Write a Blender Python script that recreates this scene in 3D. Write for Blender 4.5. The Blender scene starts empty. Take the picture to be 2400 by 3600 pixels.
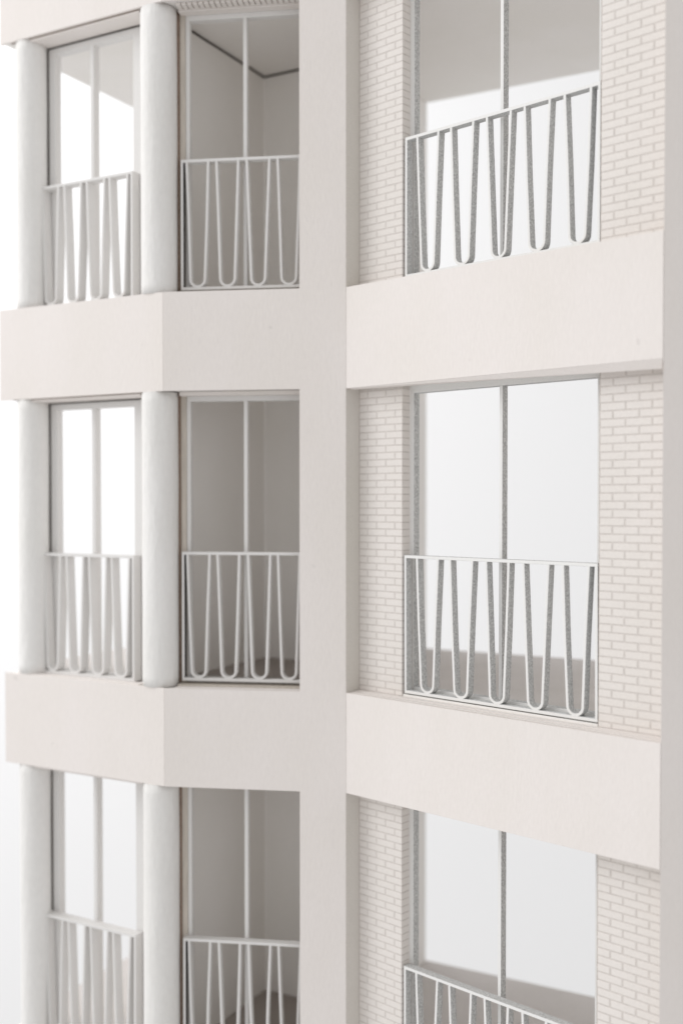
import bpy, math, random
from mathutils import Vector, Matrix

random.seed(7)
scene = bpy.context.scene
col = scene.collection

# ------------------------------------------------------------------ camera
S = 0.16 / 931.3            # metres per drawing unit (one storey of the model is 16 cm)
cam_data = bpy.data.cameras.new("Camera")
cam = bpy.data.objects.new("Camera", cam_data)
col.objects.link(cam)
cam.location = (0, 0, 0)
cam.rotation_euler = (math.pi / 2 - 0.0205, 0, 0)
cam_data.sensor_fit = 'VERTICAL'
cam_data.sensor_height = 36.0
cam_data.sensor_width = 24.0
cam_data.lens = 2500 / 2352 * 36.0
cam_data.shift_y = 26 / 2352
cam_data.clip_start = 0.01
cam_data.clip_end = 50
cam_data.dof.use_dof = True
cam_data.dof.focus_distance = 2290 * S
cam_data.dof.aperture_fstop = 5.6
scene.camera = cam

# ------------------------------------------------------------------ world and lamps
world = bpy.data.worlds.new("World")
scene.world = world
world.use_nodes = True
bg = world.node_tree.nodes["Background"]
bg.inputs[0].default_value = (1.0, 0.995, 0.992, 1)
bg.inputs[1].default_value = 0.775


def area(name, loc, target, sx, sy, power, colour=(1, 1, 1)):
    d = bpy.data.lights.new(name, 'AREA')
    d.shape = 'RECTANGLE'; d.size = sx; d.size_y = sy
    d.energy = power; d.color = colour
    o = bpy.data.objects.new(name, d)
    col.objects.link(o)
    o.location = loc
    o.rotation_euler = (Vector(target) - Vector(loc)).to_track_quat('-Z', 'Y').to_euler()
    return o


area("window_softbox", (-1.5, 0.33, 0.75), (0, 0.45, 0), 1.3, 1.3, 13.5, (1.0, 0.992, 0.985))
area("backdrop_fill", (-0.72, 0.80, 0.62), (-0.40, 1.45, 0.05), 0.9, 1.0, 5.2, (0.98, 0.985, 1.0))  # unseen fill light, added to brighten the backdrop

scene.cycles.max_bounces = 16
scene.cycles.diffuse_bounces = 10

scene.view_settings.view_transform = 'Standard'
scene.view_settings.look = 'None'
scene.view_settings.exposure = 0.0
scene.view_settings.gamma = 1.0
scene.view_settings.use_curve_mapping = False


# ------------------------------------------------------------------ materials
def material(name, colour, rough=0.85, grain=None, grain_amt=0.0, stretch=(1, 1, 1), bump_scale=None,
             bump=0.0, bump_stretch=(1, 1, 1), dark=None, spec=0.25, dist=0.0001, blotch=0.0, specks=0.0):
    m = bpy.data.materials.new(name)
    m.use_nodes = True
    nt = m.node_tree; N = nt.nodes; Lk = nt.links
    b = N["Principled BSDF"]
    b.inputs["Roughness"].default_value = rough
    b.inputs["Specular IOR Level"].default_value = spec
    geo = N.new("ShaderNodeNewGeometry")
    cur = None

    def noise(scale, st, detail=3):
        mp = N.new("ShaderNodeMapping"); mp.inputs["Scale"].default_value = st
        Lk.new(geo.outputs["Position"], mp.inputs["Vector"])
        n = N.new("ShaderNodeTexNoise"); n.inputs["Scale"].default_value = scale
        n.inputs["Detail"].default_value = detail
        Lk.new(mp.outputs[0], n.inputs["Vector"])
        return n
    base = (*colour, 1)
    b.inputs["Base Color"].default_value = base
    if grain:
        n = noise(grain, stretch)
        r = N.new("ShaderNodeValToRGB")
        r.color_ramp.elements[0].position = 0.5 - 0.22
        r.color_ramp.elements[1].position = 0.5 + 0.18
        dk = dark if dark else tuple(c * (1 - grain_amt) for c in colour)
        r.color_ramp.elements[0].color = (*dk, 1)
        r.color_ramp.elements[1].color = base
        Lk.new(n.outputs["Fac"], r.inputs["Fac"])
        cur = r.outputs["Color"]
    if blotch > 0:
        n2 = noise(38, (1, 1, 0.5), 4)
        r2 = N.new("ShaderNodeValToRGB")
        r2.color_ramp.elements[0].position = 0.3
        r2.color_ramp.elements[1].position = 0.7
        lo = 1 - blotch
        r2.color_ramp.elements[0].color = (lo, lo, lo * 0.985, 1)
        r2.color_ramp.elements[1].color = (1, 1, 1, 1)
        Lk.new(n2.outputs["Fac"], r2.inputs["Fac"])
        mx = N.new("ShaderNodeMix"); mx.data_type = 'RGBA'; mx.blend_type = 'MULTIPLY'
        mx.inputs["Factor"].default_value = 1
        if cur:
            Lk.new(cur, mx.inputs["A"])
        else:
            mx.inputs["A"].default_value = base
        Lk.new(r2.outputs["Color"], mx.inputs["B"])
        cur = mx.outputs["Result"]
    if specks > 0:            # stray fibres and smudges on the card
        n4 = noise(170, (1, 1, 1), 1)
        r4 = N.new("ShaderNodeValToRGB")
        r4.color_ramp.elements[0].position = 0.775
        r4.color_ramp.elements[1].position = 0.83
        r4.color_ramp.elements[0].color = (1, 1, 1, 1)
        r4.color_ramp.elements[1].color = (1 - specks, 1 - specks, 1 - specks, 1)
        Lk.new(n4.outputs["Fac"], r4.inputs["Fac"])
        mx4 = N.new("ShaderNodeMix"); mx4.data_type = 'RGBA'; mx4.blend_type = 'MULTIPLY'
        mx4.inputs["Factor"].default_value = 1
        Lk.new(cur, mx4.inputs["A"]); Lk.new(r4.outputs["Color"], mx4.inputs["B"])
        cur = mx4.outputs["Result"]
    if cur:
        Lk.new(cur, b.inputs["Base Color"])
    if bump_scale:
        n3 = noise(bump_scale, bump_stretch, 4)
        bp = N.new("ShaderNodeBump")
        bp.inputs["Strength"].default_value = bump
        bp.inputs["Distance"].default_value = dist
        Lk.new(n3.outputs["Fac"], bp.inputs["Height"])
        Lk.new(bp.outputs[0], b.inputs["Normal"])
    return m


M_CARD = material("warm_white_card", (0.81, 0.763, 0.738), 0.9, 1100, 0.03, (1, 1, 0.35), 1000, 0.75, (1, 1, 0.4), dist=0.00016, blotch=0.03, specks=0.09)
M_CARD2 = material("inner_card", (0.87, 0.847, 0.826), 0.9, 1300, 0.03, (1, 1, 1), 1400, 0.3, blotch=0.03)
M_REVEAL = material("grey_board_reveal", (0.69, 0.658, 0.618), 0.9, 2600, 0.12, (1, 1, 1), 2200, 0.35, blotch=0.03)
M_BRICK = material("brick_paper", (0.80, 0.757, 0.727), 0.9, 1100, 0.05, (1, 1, 1), 1800, 0.35, blotch=0.04)
M_MORTAR = material("brick_joint", (0.67, 0.626, 0.592), 0.95, 900, 0.12, (1, 1, 1), 1800, 0.4)
M_PAINT = material("shaded_white_paint", (0.745, 0.732, 0.718), 0.7, 1800, 0.05, (1, 1, 1), 2200, 0.35, dist=0.00008)  # weaker light on the left and middle frames put into a darker tone
M_PAINT_R = material("lit_white_paint", (0.82, 0.815, 0.80), 0.7, 1800, 0.05, (1, 1, 1), 2200, 0.35, dist=0.00008)  # same paint, the right bay's stronger light put into a lighter tone
M_EDGE = material("rough_cut_edge", (0.74, 0.745, 0.735), 0.9, 2300, 0.0, (1, 1, 0.7), 2300, 0.9, (1, 1, 0.7), dark=(0.34, 0.34, 0.34), dist=0.00022)
M_COLUMN = material("brushed_plaster", (0.81, 0.797, 0.785), 0.8, 700, 0.04, (1, 1, 0.5), 420, 0.55, (1, 1, 0.3), dist=0.0008, blotch=0.05)
M_FLOOR = material("grey_floor_board", (0.64, 0.605, 0.585), 0.8, 1500, 0.07, (1, 1, 1), 900, 0.3, blotch=0.06)
M_BROWN = material("burnt_card_edge", (0.30, 0.215, 0.165), 0.9, 1500, 0.45)
M_WOOD = material("plywood_edge", (0.62, 0.565, 0.50), 0.8, 900, 0.2, (1, 1, 0.1))
M_COREFLOOR = material("brown_grey_floor_board", (0.40, 0.36, 0.335), 0.8, 1500, 0.1, (1, 1, 1), 900, 0.3, blotch=0.06)
M_DARKRIM = material("dark_rim", (0.13, 0.125, 0.12), 0.9, 1800, 0.4)
M_GAPSHADE = material("gap_shade", (0.10, 0.085, 0.075), 0.9)  # near-black tone standing in for shade inside narrow gaps
M_BACK = material("studio_paper", (0.86, 0.86, 0.865), 0.95)

# ------------------------------------------------------------------ plan of the model (drawing units)
PT = [Vector((-870.93, 2803.97)), Vector((-417.71, 2558.34)), Vector((10.12, 2500.0)), Vector((580.97, 1975.36))]


class Face:
    """a facade plane: u along it, t inward, z up"""
    def __init__(self, a, b):
        self.a = a; self.e = (b - a).normalized(); self.n = Vector((-self.e.y, self.e.x)); self.len = (b - a).length
        self.ang = math.atan2(self.e.y, self.e.x)

    def p(self, u, t=0.0):
        return self.a + self.e * u + self.n * t

    def uv(self, q):
        d = q - self.a
        return d.dot(self.e), d.dot(self.n)


FL, FF, FR = Face(PT[0], PT[1]), Face(PT[1], PT[2]), Face(PT[2], PT[3])
a5 = math.radians(24)
FQ = Face(PT[3], PT[3] + Vector((math.cos(a5), math.sin(a5))) * 170)


def meet(f, tf, g, tg):
    """plan point on f at depth tf and on g at depth tg"""
    p, d = f.p(0, tf), f.e
    q, h = g.p(0, tg), g.e
    k = ((q - p).x * h.y - (q - p).y * h.x) / (d.x * h.y - d.y * h.x)
    return p + d * k


BAND = {'C': (1164.3, 1420.0), 'A': (258.2, 489.2), 'B': (-674.2, -442.1), 'D': (-1605.0, -1373.4)}
STOREY = [(489.2, 1164.3), (-442.1, 258.2), (-1373.4, -674.2)]      # top, middle, lowest
STOREY_WORD = ["top", "middle", "lowest"]
ZLO, ZHI = BAND['D'][0], BAND['C'][1]

# ------------------------------------------------------------------ object helpers
WORLD_LOC = {}
root = bpy.data.objects.new("building_model", None)
col.objects.link(root)
root.location = (0, 2700 * S, ZLO * S)
root.empty_display_size = 0.05
root["label"] = "white card architectural model of a three-storey facade with brick panels, columns and looped railings"
root["category"] = "architectural model"
WORLD_LOC[root] = Vector(root.location)


def link(o, parent, wloc):
    col.objects.link(o)
    WORLD_LOC[o] = Vector(wloc)
    o.location = wloc
    if parent is not None:
        o.parent = parent
        o.matrix_parent_inverse = Matrix.Translation(-WORLD_LOC[parent])
    return o


class Mesh:
    def __init__(self):
        self.v = []; self.f = []; self.m = []

    def add(self, verts, faces, mats=None):
        k = len(self.v)
        self.v += [tuple(x) for x in verts]
        self.f += [tuple(i + k for i in f) for f in faces]
        self.m += list(mats) if mats else [0] * len(faces)
        return self

    def prism(self, plan, z0, z1, mats=None):
        """vertical prism on a counter-clockwise plan polygon"""
        a = sum(plan[i].x * plan[(i + 1) % len(plan)].y - plan[(i + 1) % len(plan)].x * plan[i].y for i in range(len(plan)))
        if a < 0:
            plan = plan[::-1]
        n = len(plan)
        vs = [(p.x, p.y, z0) for p in plan] + [(p.x, p.y, z1) for p in plan]
        fs = [tuple(range(n - 1, -1, -1)), tuple(range(n, 2 * n))]
        fs += [(i, (i + 1) % n, n + (i + 1) % n, n + i) for i in range(n)]
        return self.add(vs, fs, mats)

    def box(self, F, u0, u1, t0, t1, z0, z1):
        return self.prism([F.p(u0, t0), F.p(u1, t0), F.p(u1, t1), F.p(u0, t1)], z0, z1)

    def strip(self, F, left, right, t0, t1, closed=False):
        """extrude a band between two polylines (u,z); front and back caps use slot 0, rims slot 1"""
        n = len(left)
        idx = lambda k, s, d: (d * 2 + s) * n + k
        vs = []
        for t in (t0, t1):
            for line in (left, right):
                for (u, z) in line:
                    p = F.p(u, t); vs.append((p.x, p.y, z))
        fs, ms = [], []
        rng = range(n) if closed else range(n - 1)
        for k in rng:
            j = (k + 1) % n
            fs.append((idx(k, 0, 0), idx(k, 1, 0), idx(j, 1, 0), idx(j, 0, 0))); ms.append(0)
            fs.append((idx(k, 0, 1), idx(j, 0, 1), idx(j, 1, 1), idx(k, 1, 1))); ms.append(0)
            fs.append((idx(k, 0, 0), idx(j, 0, 0), idx(j, 0, 1), idx(k, 0, 1))); ms.append(1)
            fs.append((idx(k, 1, 0), idx(k, 1, 1), idx(j, 1, 1), idx(j, 1, 0))); ms.append(1)
        if not closed:
            for k in (0, n - 1):
                fs.append((idx(k, 0, 0), idx(k, 0, 1), idx(k, 1, 1), idx(k, 1, 0))); ms.append(1)
        return self.add(vs, fs, ms)

    def build(self, name, mats, parent, bevel=0.0, smooth=False, kind=None, label=None):
        import bmesh
        cx = [sum(v[i] for v in self.v) / len(self.v) for i in range(3)]
        me = bpy.data.meshes.new(name)
        me.from_pydata([tuple((v[i] - cx[i]) * S for i in range(3)) for v in self.v], [], self.f)
        mats = mats if isinstance(mats, (list, tuple)) else [mats]
        for m in mats:
            me.materials.append(m)
        for p, k in zip(me.polygons, self.m):
            p.material_index = min(k, len(mats) - 1)
        bm = bmesh.new(); bm.from_mesh(me)
        bmesh.ops.recalc_face_normals(bm, faces=bm.faces)
        bm.to_mesh(me); bm.free()
        if smooth:
            for p in me.polygons:
                p.use_smooth = True
        o = bpy.data.objects.new(name, me)
        link(o, parent, [c * S for c in cx])
        if bevel:
            b = o.modifiers.new("soft_edge", 'BEVEL')
            b.width = bevel * S; b.segments = 2; b.limit_method = 'ANGLE'; b.angle_limit = math.radians(40)
        if kind:
            o["kind"] = kind
        if label:
            o["label"] = label
        return o


# ------------------------------------------------------------------ backdrop
bd = Mesh()
Yb = 1.45 / S
bd.add([(-3.2 / S, Yb, -2.2 / S), (3.2 / S, Yb, -2.2 / S), (3.2 / S, Yb, 2.2 / S), (-3.2 / S, Yb, 2.2 / S)], [(0, 1, 2, 3)])
bk = bd.build("backdrop", M_BACK, None, kind="structure")
bk["label"] = "plain white studio backdrop behind the model"
bk["category"] = "backdrop"

# ------------------------------------------------------------------ slabs, floors, ceilings
TL_BACK = 897.0
rw = FL.uv(Vector((251, 3215)))[0]          # wall between the core and the right hand room, along the left facet
ru = FL.uv(FR.p(770, 30))[0]
front8 = [FL.p(6, 8.5), meet(FL, 8.5, FF, 8.5), meet(FF, 8.5, FR, 8.5), FR.p(770, 8.5)]
front_in = [FL.p(-2, 92), meet(FL, 92, FF, 92), meet(FF, 92, FR, 96), FR.p(766, 96)]
slab_back = [FL.p(ru, TL_BACK), FL.p(4, TL_BACK)]
edge_in = [FR.p(766, 95), meet(FF, 91, FR, 95), meet(FL, 91, FF, 91), FL.p(6, 91)]
for k in ('C', 'A', 'B', 'D'):
    z0, z1 = BAND[k]
    if k == 'A':        # the upper two storeys open into one tall room: only an edge beam runs behind this band
        n_ = len(front8)
        for j in range(n_ - 1):
            Mesh().prism([front8[j], front8[j + 1], edge_in[n_ - 2 - j], edge_in[n_ - 1 - j]], z0 + 3, z1 - 2).build("edge_beam", M_CARD2, root)
        continue
    Mesh().prism(front8 + slab_back, z0 + 3, z1 - 2).build("floor_slab", M_CARD2, root)
    if k != 'C':
        Mesh().prism(front_in + [FL.p(ru - 4, TL_BACK - 1), FL.p(-2, TL_BACK - 1)], z1 - 1.5, z1 + 6).build("floor_board", M_FLOOR, root)

# inner walls
for zf, zc in ((STOREY[1][0], STOREY[0][1]), STOREY[2]):
    a, b = zf + 6.3, zc - 1
    Mesh().box(FL, 470, 478, 92, 501, a, b - 2).build("partition_wall", M_CARD2, root)
    Mesh().box(FL, 478.3, rw - 8.3, 501, 509, a, b - 2).build("partition_wall", M_CARD2, root)
    Mesh().box(FL, rw - 8, rw, 320, TL_BACK - 4, a, b).build("partition_wall", M_CARD2, root)
    Mesh().box(FL, ru - 8, ru, FL.uv(FR.p(770, 97))[1], TL_BACK - 4, a, b).build("end_wall", M_CARD2, root)
    Mesh().box(FL, 471, 479.5, 94, 502, b - 1.8, b + 3.8).build("gap_shade_strip", M_GAPSHADE, root)  # shade of the gap between wall and ceiling, painted as a dark strip
    Mesh().box(FL, 479.8, rw - 8.5, 499.5, 508, b - 1.8, b + 3.8).build("gap_shade_strip", M_GAPSHADE, root)
    Mesh().prism([FL.p(478.6, 175), FF.p(347, 97), FL.p(rw - 24, 346), FL.p(rw - 8.6, 346), FL.p(rw - 8.6, 500.6), FL.p(478.6, 500.6)], zf + 6.3, zf + 8.2).build("floor_board", M_COREFLOOR, root)
    # the facade side of the core, closing the slot behind the corner pier
    Mesh().prism([FF.p(352, 96), FF.p(380, 96), FL.p(rw - 9, 330), FL.p(rw - 22, 345)], a, b).build("partition_wall", M_CARD2, root)

# ------------------------------------------------------------------ spandrel bands and piers
TH = 8.0
# corner pier with its spandrel arms: one sheet of card
u_p = 324.0
mitre_back = FF.uv(meet(FL, TH, FF, TH))[0]
end_back = FF.uv(meet(FF, TH, FR, TH))[0]
outline = [(FF.len, ZLO), (FF.len, ZHI)]
for k in ('C', 'A', 'B', 'D'):
    z0, z1 = BAND[k]
    if k != 'C':
        outline.append((u_p, z1))
    outline += [(0.0, z1), (0.0, z0)]
    if k != 'D':
        outline.append((u_p, z0))
n = len(outline)
vs = []
for t in (0.0, TH):
    for (u, z) in outline:
        uu = u
        if t > 0:
            uu = mitre_back if u == 0.0 else (FF.len - 0.5 if u == FF.len else u)
        p = FF.p(uu, t); vs.append((p.x, p.y, z))
fs = [tuple(range(n)), tuple(range(2 * n - 1, n - 1, -1))] + [(i, (i + 1) % n, n + (i + 1) % n, n + i) for i in range(n)]
Mesh().add(vs, fs).build("corner_pier", M_CARD, root, label="smooth white card pier with spandrel arms at the inner corner")

SP = {}
for k in ('C', 'A', 'B', 'D'):
    z0, z1 = BAND[k]
    ul = {"A": -7.0, "B": 4.0}.get(k, 0.0)
    Mesh().prism([FL.p(ul), FL.p(FL.len - 0.5), FL.p(FL.uv(meet(FL, TH, FF, TH))[0] - 0.5, TH), FL.p(ul, TH)], z0, z1).build("spandrel", M_CARD, root, bevel=0.5)
    Mesh().prism([FR.p(0.6), FR.p(775.0), FR.p(775.0, TH - 1), FR.p(0.6, TH - 1)], z0, z1).build("spandrel", M_CARD, root, bevel=0.5)
    # layers of the ledge behind the right hand spandrel
    Mesh().box(FR, 3, 772, TH - 0.9, TH + 2.2, z1 - 40, z1 - 1.2).build("core_layer", M_BROWN, root)
    Mesh().box(FR, 3, 772, TH + 2.3, 27, z1 - 1.9, z1 + 0.8).build("ledge_layer", M_CARD, root, bevel=0.4)
    Mesh().box(FR, 3, 772, 27.8, 47.5, z1 - 1.9, z1 + 2.2).build("ledge_layer", M_CARD, root, bevel=0.4)
    Mesh().box(FR, 130, 620, 48, 95, z1 - 1.9, z1 + 7.0).build("window_ledge", M_CARD2, root, bevel=0.4)
    # ledges of the other two facets
    Mesh().box(FL, 80, 430, TH + 1.0, 39, z1 - 1.9, z1 + 1.0).build("ledge_layer", M_CARD, root, bevel=0.4)
    Mesh().box(FF, 24, 345, TH + 1.0, 30, z1 - 1.9, z1 + 1.5).build("ledge_layer", M_CARD, root, bevel=0.4)
    Mesh().box(FF, 24, 345, 31, 92, z1 - 1.9, z1 + 5.0).build("ledge_layer", M_WOOD, root, bevel=0.4)

# tapering soffit strip hanging below the upper right spandrel
z0 = BAND['A'][0]
ends = []
for u, drop, ub in ((4, 3.0, 14), (775, 17.0, 767)):
    f0, f1 = FR.p(u, 0.3), FR.p(u, 5.0)
    b0, b1 = FR.p(ub, 13), FR.p(ub, 15)
    ends.append([(f0.x, f0.y, z0 - 0.15), (b0.x, b0.y, z0 - drop), (b1.x, b1.y, z0 - drop + 0.5), (b1.x, b1.y, z0 - 0.15)])
Mesh().add(ends[0] + ends[1], [(0, 1, 5, 4), (1, 2, 6, 5), (2, 3, 7, 6), (3, 0, 4, 7), (0, 3, 2, 1), (4, 5, 6, 7)]).build(
    "soffit_strip", M_CARD, root, label="tapering card strip under the upper right spandrel")

# side reveal of the corner pier, and the right hand pier
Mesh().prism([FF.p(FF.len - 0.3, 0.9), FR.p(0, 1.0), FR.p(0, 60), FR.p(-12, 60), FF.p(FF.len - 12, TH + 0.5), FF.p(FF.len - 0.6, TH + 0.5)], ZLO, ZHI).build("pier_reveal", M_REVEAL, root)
Mesh().prism([FQ.p(0.4), FQ.p(170), FQ.p(170, 40), FR.p(777, 60)], ZLO, ZHI).build(
    "end_pier", M_CARD, root, bevel=0.8, label="shaded card pier at the right edge")

# ------------------------------------------------------------------ columns
def column(cx, cy, r, z0, z1, name, seed):
    rnd = random.Random(seed)
    seg, rings = 48, 30
    vs, fs = [], []
    ph = [rnd.uniform(0, 6.28) for _ in range(6)]
    for i in range(rings + 1):
        z = z0 + (z1 - z0) * i / rings
        for j in range(seg):
            a = 2 * math.pi * j / seg
            rr = r * (1 + 0.006 * math.sin(3 * a + ph[0] + i * 0.23) + 0.005 * math.sin(5 * a + ph[1] - i * 0.41) + 0.003 * math.sin(i * 0.7 + ph[2]))
            vs.append((cx + rr * math.cos(a), cy + rr * math.sin(a), z))
    for i in range(rings):
        for j in range(seg):
            j2 = (j + 1) % seg
            fs.append((i * seg + j, i * seg + j2, (i + 1) * seg + j2, (i + 1) * seg + j))
    fs += [tuple(range(seg - 1, -1, -1)), tuple(range(rings * seg, (rings + 1) * seg))]
    o = Mesh().add(vs, fs).build(name, M_COLUMN, root, smooth=True)
    for p in o.data.polygons:
        if len(p.vertices) > 4:
            p.use_smooth = False
    return o


pl = FL.p(68, 40)
for i, (zf, zc) in enumerate(STOREY):
    column(-434, 2612, 43, zf + 0.1, zc - 0.1, "column", 10 + i)
    column(pl.x, pl.y, 39, zf + 0.1, zc - 0.1, "column", 20 + i)

# ------------------------------------------------------------------ railings
def loop_lines(cx, top_w, bot_w, z_top, z_bot, w, jit=0.0):
    """centre line of a hanging U, then its two offset sides"""
    rx, ry = bot_w / 2, 17.0
    pts = [(cx - top_w / 2, z_top), (cx - (top_w * 0.5 + bot_w * 0.5) / 2 + jit, (z_top + z_bot + ry) / 2)]
    for k in range(13):
        a = math.pi + math.pi * k / 12
        pts.append((cx + rx * math.cos(a), z_bot + ry + ry * math.sin(a)))
    pts += [(cx + (top_w * 0.5 + bot_w * 0.5) / 2 + jit, (z_top + z_bot + ry) / 2), (cx + top_w / 2, z_top)]
    L, R = [], []
    for i, (x, z) in enumerate(pts):
        x0, y0 = pts[max(i - 1, 0)]; x1, y1 = pts[min(i + 1, len(pts) - 1)]
        dx, dz = x1 - x0, y1 - y0
        l = math.hypot(dx, dz); nx, nz = -dz / l, dx / l
        if i in (0, len(pts) - 1):
            nx, nz = (1 if i == 0 else -1), 0
            if i == 0:
                nx = -dz / l if abs(dz) > 0 else 1; nz = 0
            else:
                nx = -dz / l; nz = 0
        L.append((x + nx * w / 2, z + nz * w / 2)); R.append((x - nx * w / 2, z - nz * w / 2))
    return L, R


def railing(F, u0, u1, t0, t1, z0, z1, centres, top_w, bot_w, seed, label):
    mats = [M_PAINT_R if F is FR else M_PAINT, M_EDGE if F is FR else M_PAINT, M_DARKRIM]
    rnd = random.Random(seed)
    w, wt = 5.9, 6.8
    tilt = rnd.uniform(-1.2, 1.2)
    outer = [(u0, z0), (u1, z0), (u1 + tilt, z1), (u0 + tilt, z1)]
    inner = [(u0 + w, z0 + wt), (u1 - w, z0 + wt), (u1 - w + tilt, z1 - wt), (u0 + w + tilt, z1 - wt)]
    ms_ = Mesh().strip(F, outer, inner, t0, t1, closed=True)
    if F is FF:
        ms_.m[3 * 4 + 3] = 2           # near-black inner rim of the left post
    fr = ms_.build("railing", mats, root, bevel=0.7, label=label)
    for c in centres:
        j = rnd.uniform(-1.0, 1.0)
        L, R = loop_lines(c + rnd.uniform(-0.8, 0.8), top_w + rnd.uniform(-1.5, 1.5), bot_w + rnd.uniform(-1.2, 1.2), z1 - wt + 0.6 , z0 + wt + w / 2 - 1.6, w, j)
        Mesh().strip(F, L, R, t0 + 0.25, t1 - 0.25).build("railing_loop", mats, fr, bevel=0.7)
    return fr


def window(F, u0, u1, t0, t1, z0, z1, wl, wr, wh, wb, m0, m1, label):
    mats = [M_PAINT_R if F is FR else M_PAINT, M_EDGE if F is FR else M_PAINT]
    outer = [(u0, z0), (u1, z0), (u1, z1), (u0, z1)]
    inner = [(u0 + wl, z0 + wb), (u1 - wr, z0 + wb), (u1 - wr, z1 - wh), (u0 + wl, z1 - wh)]
    fr = Mesh().strip(F, outer, inner, t0, t1, closed=True).build("window_frame", mats, root, bevel=0.6, label=label)
    Mesh().strip(F, [(m0, z0 + wb + 0.05), (m0, z1 - wh - 0.05)], [(m1, z0 + wb + 0.05), (m1, z1 - wh - 0.05)], t0 + 0.2, t1 - 0.2).build("mullion", mats, fr, bevel=0.6)
    return fr


for i, (zf, zc) in enumerate(STOREY):
    wd = STOREY_WORD[i]
    # right hand bay
    railing(FR, 134.5, 620, 47.8, 68.2, zf + 9.6, zf + 320.6, [198.7, 290.6, 383.3, 477.4, 568.8], 58, 35, 30 + i,
            "railing with five hanging loops in the %s brick bay" % wd)
    window(FR, 128.6, 621.5, 74, 93.5, zf + 7.3, zc + 2, 11.5, 19.5, 17, 14, 370.5, 378.5, "white window frame in the %s brick bay" % wd)
    # middle bay
    railing(FF, 30.5, 334, 47, 68, zf + 12, zf + 320.6, [71.5, 143.8, 217.8, 290.3], 53, 34, 40 + i,
            "railing with four loops beside the pier on the %s storey" % wd)
    window(FF, 37, 350, 70, 90, zf + 5.3, zc + 2, 9.5, 14, 21, 8, 177, 186, "white window frame beside the pier on the %s storey" % wd)
    Mesh().box(FF, 12, 23.5, 62, 90, zf + 5.2, zc + 1).build("filler_strip", M_BROWN, root)
    Mesh().box(FF, 23.8, 36.6, 66, 90, zf + 5.2, zc + 1).build("filler_strip", M_WOOD, root)
    lint = Mesh()
    for q in range(24):
        lint.box(FF, 28 + q * 13.4, 28 + q * 13.4 + 10.6, 18, 44, zc - 4.2, zc + 2.0)
    if i == 0:
        lint.build("soldier_course", M_BRICK, root, bevel=0.5)
    Mesh().box(FF, 26, 350, 45.5, 69, zc - 7.5, zc + 2.0).build("lintel_layer", M_CARD, root, bevel=0.4)
    # left bay
    Mesh().box(FL, 88, 103.5, 63.8, 65.8, zf + 2, zc - 7).build("gap_shade_strip", M_GAPSHADE, root)  # contact shade beside the left column, painted as a dark strip
    Mesh().box(FL, 90, 430, 63.8, 65.8, zc - 10, zc - 6.8).build("gap_shade_strip", M_GAPSHADE, root)  # dark strip standing in for the shaded gap above the window head
    Mesh().box(FL, 30, 470, TH + 0.6, TH + 2.2, zc - 1.4, zc + 2.5).build("core_layer", M_BROWN, root)
    railing(FL, 98, 397, 36, 64, zf + 1.2, zf + 309, [132.5, 207, 281.5, 353.5], 55, 34, 50 + i,
            "railing with four loops between the columns on the %s storey" % wd)
    window(FL, 86, 408, 66, 88, zf + 1.2, zc + 2, 38, 32, 27, 8, 240, 251, "white window frame between the columns on the %s storey" % wd)
    Mesh().box(FL, 60, 440, 10.5, 63.5, zc - 6.5, zc + 2.5).build("lintel_layer", M_CARD, root, bevel=0.4)

# ------------------------------------------------------------------ brickwork of the right hand bay
COURSE, PITCH, JH, JV = 15.85, 54.8, 3.0, 3.6
PROUD = 0.55
T0 = 47.0


def rows(zf, zc):
    k = math.floor((zf - 189.5) / COURSE)
    while True:
        a = 189.5 + COURSE * k + JH / 2
        b = a + COURSE - JH
        k += 1
        if a > zc:
            return
        a2, b2 = max(a, zf + 3.0), min(b, zc - 0.5)
        if b2 - a2 > 3.5:
            yield k - 1, a2, b2


def pieces(u0, u1, off):
    x = off - PITCH * math.ceil((off - u0) / PITCH + 1)
    while x < u1:
        a, b = max(x + JV / 2, u0), min(x + PITCH - JV / 2, u1)
        if b - a > 4.0:
            yield a, b
        x += PITCH


bricks = []            # (panel, face-kind, centre, size)
for i, (zf, zc) in enumerate(STOREY):
    wd = STOREY_WORD[i]
    left = Mesh()
    left.prism([FR.p(0.4, T0), FR.p(127.9, T0), FR.p(127.9, 73.6), FR.p(0.4, 73.6)], zf + 2.5, zc + 2)
    pl_ = left.build("brick_panel", M_MORTAR, root, label="narrow brick panel beside the pier on the %s storey" % wd)
    right = Mesh().prism([FR.p(622.0, T0), FR.p(768, T0), FR.p(768, 100), FR.p(622.0, 100)], zf + 2.5, zc + 2)
    pr_ = right.build("brick_panel", M_MORTAR, root, label="brick panel at the right edge on the %s storey" % wd)
    Mesh().box(FR, 620.4, 621.8, 49, 73, zf + 9, zc + 1).build("panel_edge", M_BROWN, pr_)
    for k, a, b in rows(zf, zc):
        B = (k % 2 == 0)
        for u0, u1 in pieces(0.8, 127.9 + PROUD * 0.5, 52.5 if B else 25.1):
            bricks.append((pl_, 'f', (u0 + u1) / 2, (a + b) / 2, u1 - u0, b - a))
        for u0, u1 in pieces(623.0, 765, 650.7 if B else 677.2):
            bricks.append((pr_, 'f', (u0 + u1) / 2, (a + b) / 2, u1 - u0, b - a))
        bricks.append((pl_, 'r', 60.8, (a + b) / 2, 25.0, b - a))


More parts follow.
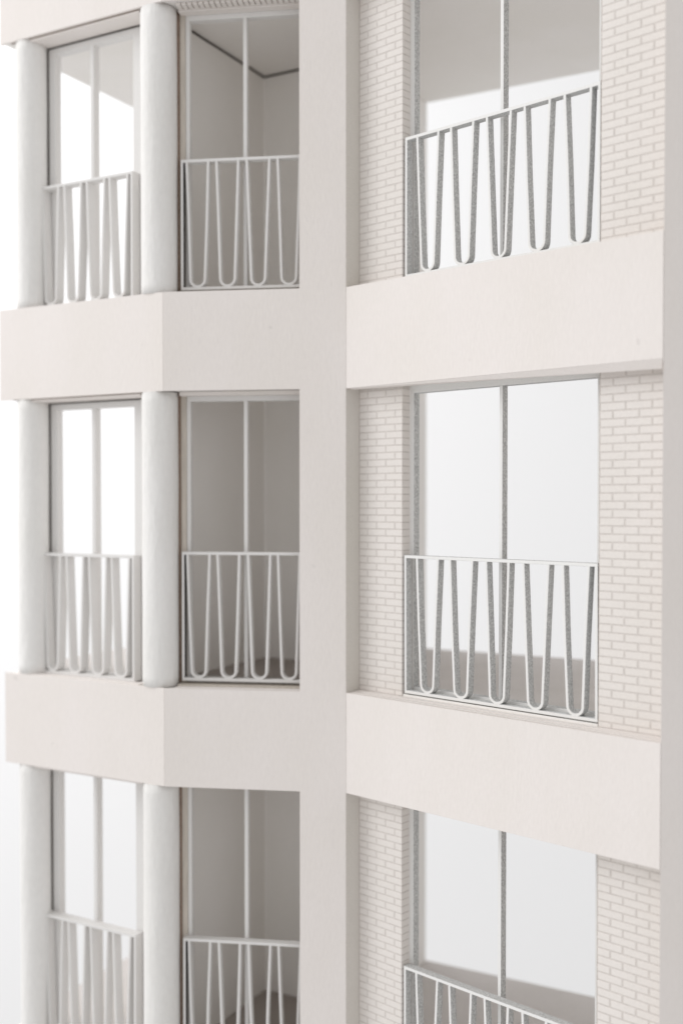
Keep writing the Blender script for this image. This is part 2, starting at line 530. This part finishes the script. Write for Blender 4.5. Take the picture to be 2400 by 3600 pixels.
def seen(bk_):
    u, z = bk_[2], bk_[3]
    p = FR.p(u if bk_[1] == 'f' else 128, T0)
    y = 1202 - 2500 * (z + p.y * 0.0205) / p.y
    ar = bk_[4] * bk_[5] / (p.y * p.y) * (1 if bk_[1] == 'f' else 0.55)
    return ar if -10 < y < 2362 else 0.0


def brick_mesh(w, h, d, bv=0.55):
    """a brick lying on the panel: bevelled front, open back, local axes u, t, z"""
    x, y = w / 2, h / 2
    vs = [(-x, d, -y), (x, d, -y), (x, d, y), (-x, d, y),
          (-x, bv, -y), (x, bv, -y), (x, bv, y), (-x, bv, y),
          (-x + bv, 0, -y + bv), (x - bv, 0, -y + bv), (x - bv, 0, y - bv), (-x + bv, 0, y - bv)]
    fs = [(8, 9, 10, 11)]
    for q in (0, 4):
        for i in range(4):
            j = (i + 1) % 4
            fs.append((q + i, q + j, q + 4 + j, q + 4 + i))
    return vs, fs


bricks.sort(key=lambda q: -seen(q))
cache = {}
rest = Mesh()
rnd = random.Random(3)
for n_, bk_ in enumerate(bricks):
    panel, kind, u, z, w, h = bk_
    if kind == 'f':
        org = FR.p(u, T0 - PROUD + rnd.uniform(-0.22, 0.22)); ang = FR.ang
    else:                                   # headers on the return of the opening, facing along the facade
        org = FR.p(127.9 + PROUD + rnd.uniform(-0.15, 0.15), u); ang = FR.ang + math.pi / 2
    if n_ < 300 and seen(bk_) > 0:
        key = (round(w, 1), round(h, 1))
        if key not in cache:
            vs, fs = brick_mesh(key[0], key[1], PROUD + 0.6)
            me = bpy.data.meshes.new("brick")
            me.from_pydata([tuple(c * S for c in v) for v in vs], [], fs)
            me.materials.append(M_BRICK)
            cache[key] = me
        o = bpy.data.objects.new("brick", cache[key])
        link(o, panel, (org.x * S, org.y * S, z * S))
        o.rotation_euler = (rnd.uniform(-0.006, 0.006), rnd.uniform(-0.006, 0.006), ang)
    else:
        if kind == 'r':
            org = FR.p(127.9 + PROUD, u)
        vs, fs = brick_mesh(w, h, PROUD + 0.6)
        ca, sa = math.cos(ang), math.sin(ang)
        rest.add([(org.x + v[0] * ca - v[1] * sa, org.y + v[0] * sa + v[1] * ca, z + v[2]) for v in vs], fs)
rest.build("brickwork", M_BRICK, root, kind="stuff", label="remaining small bricks of the panels")
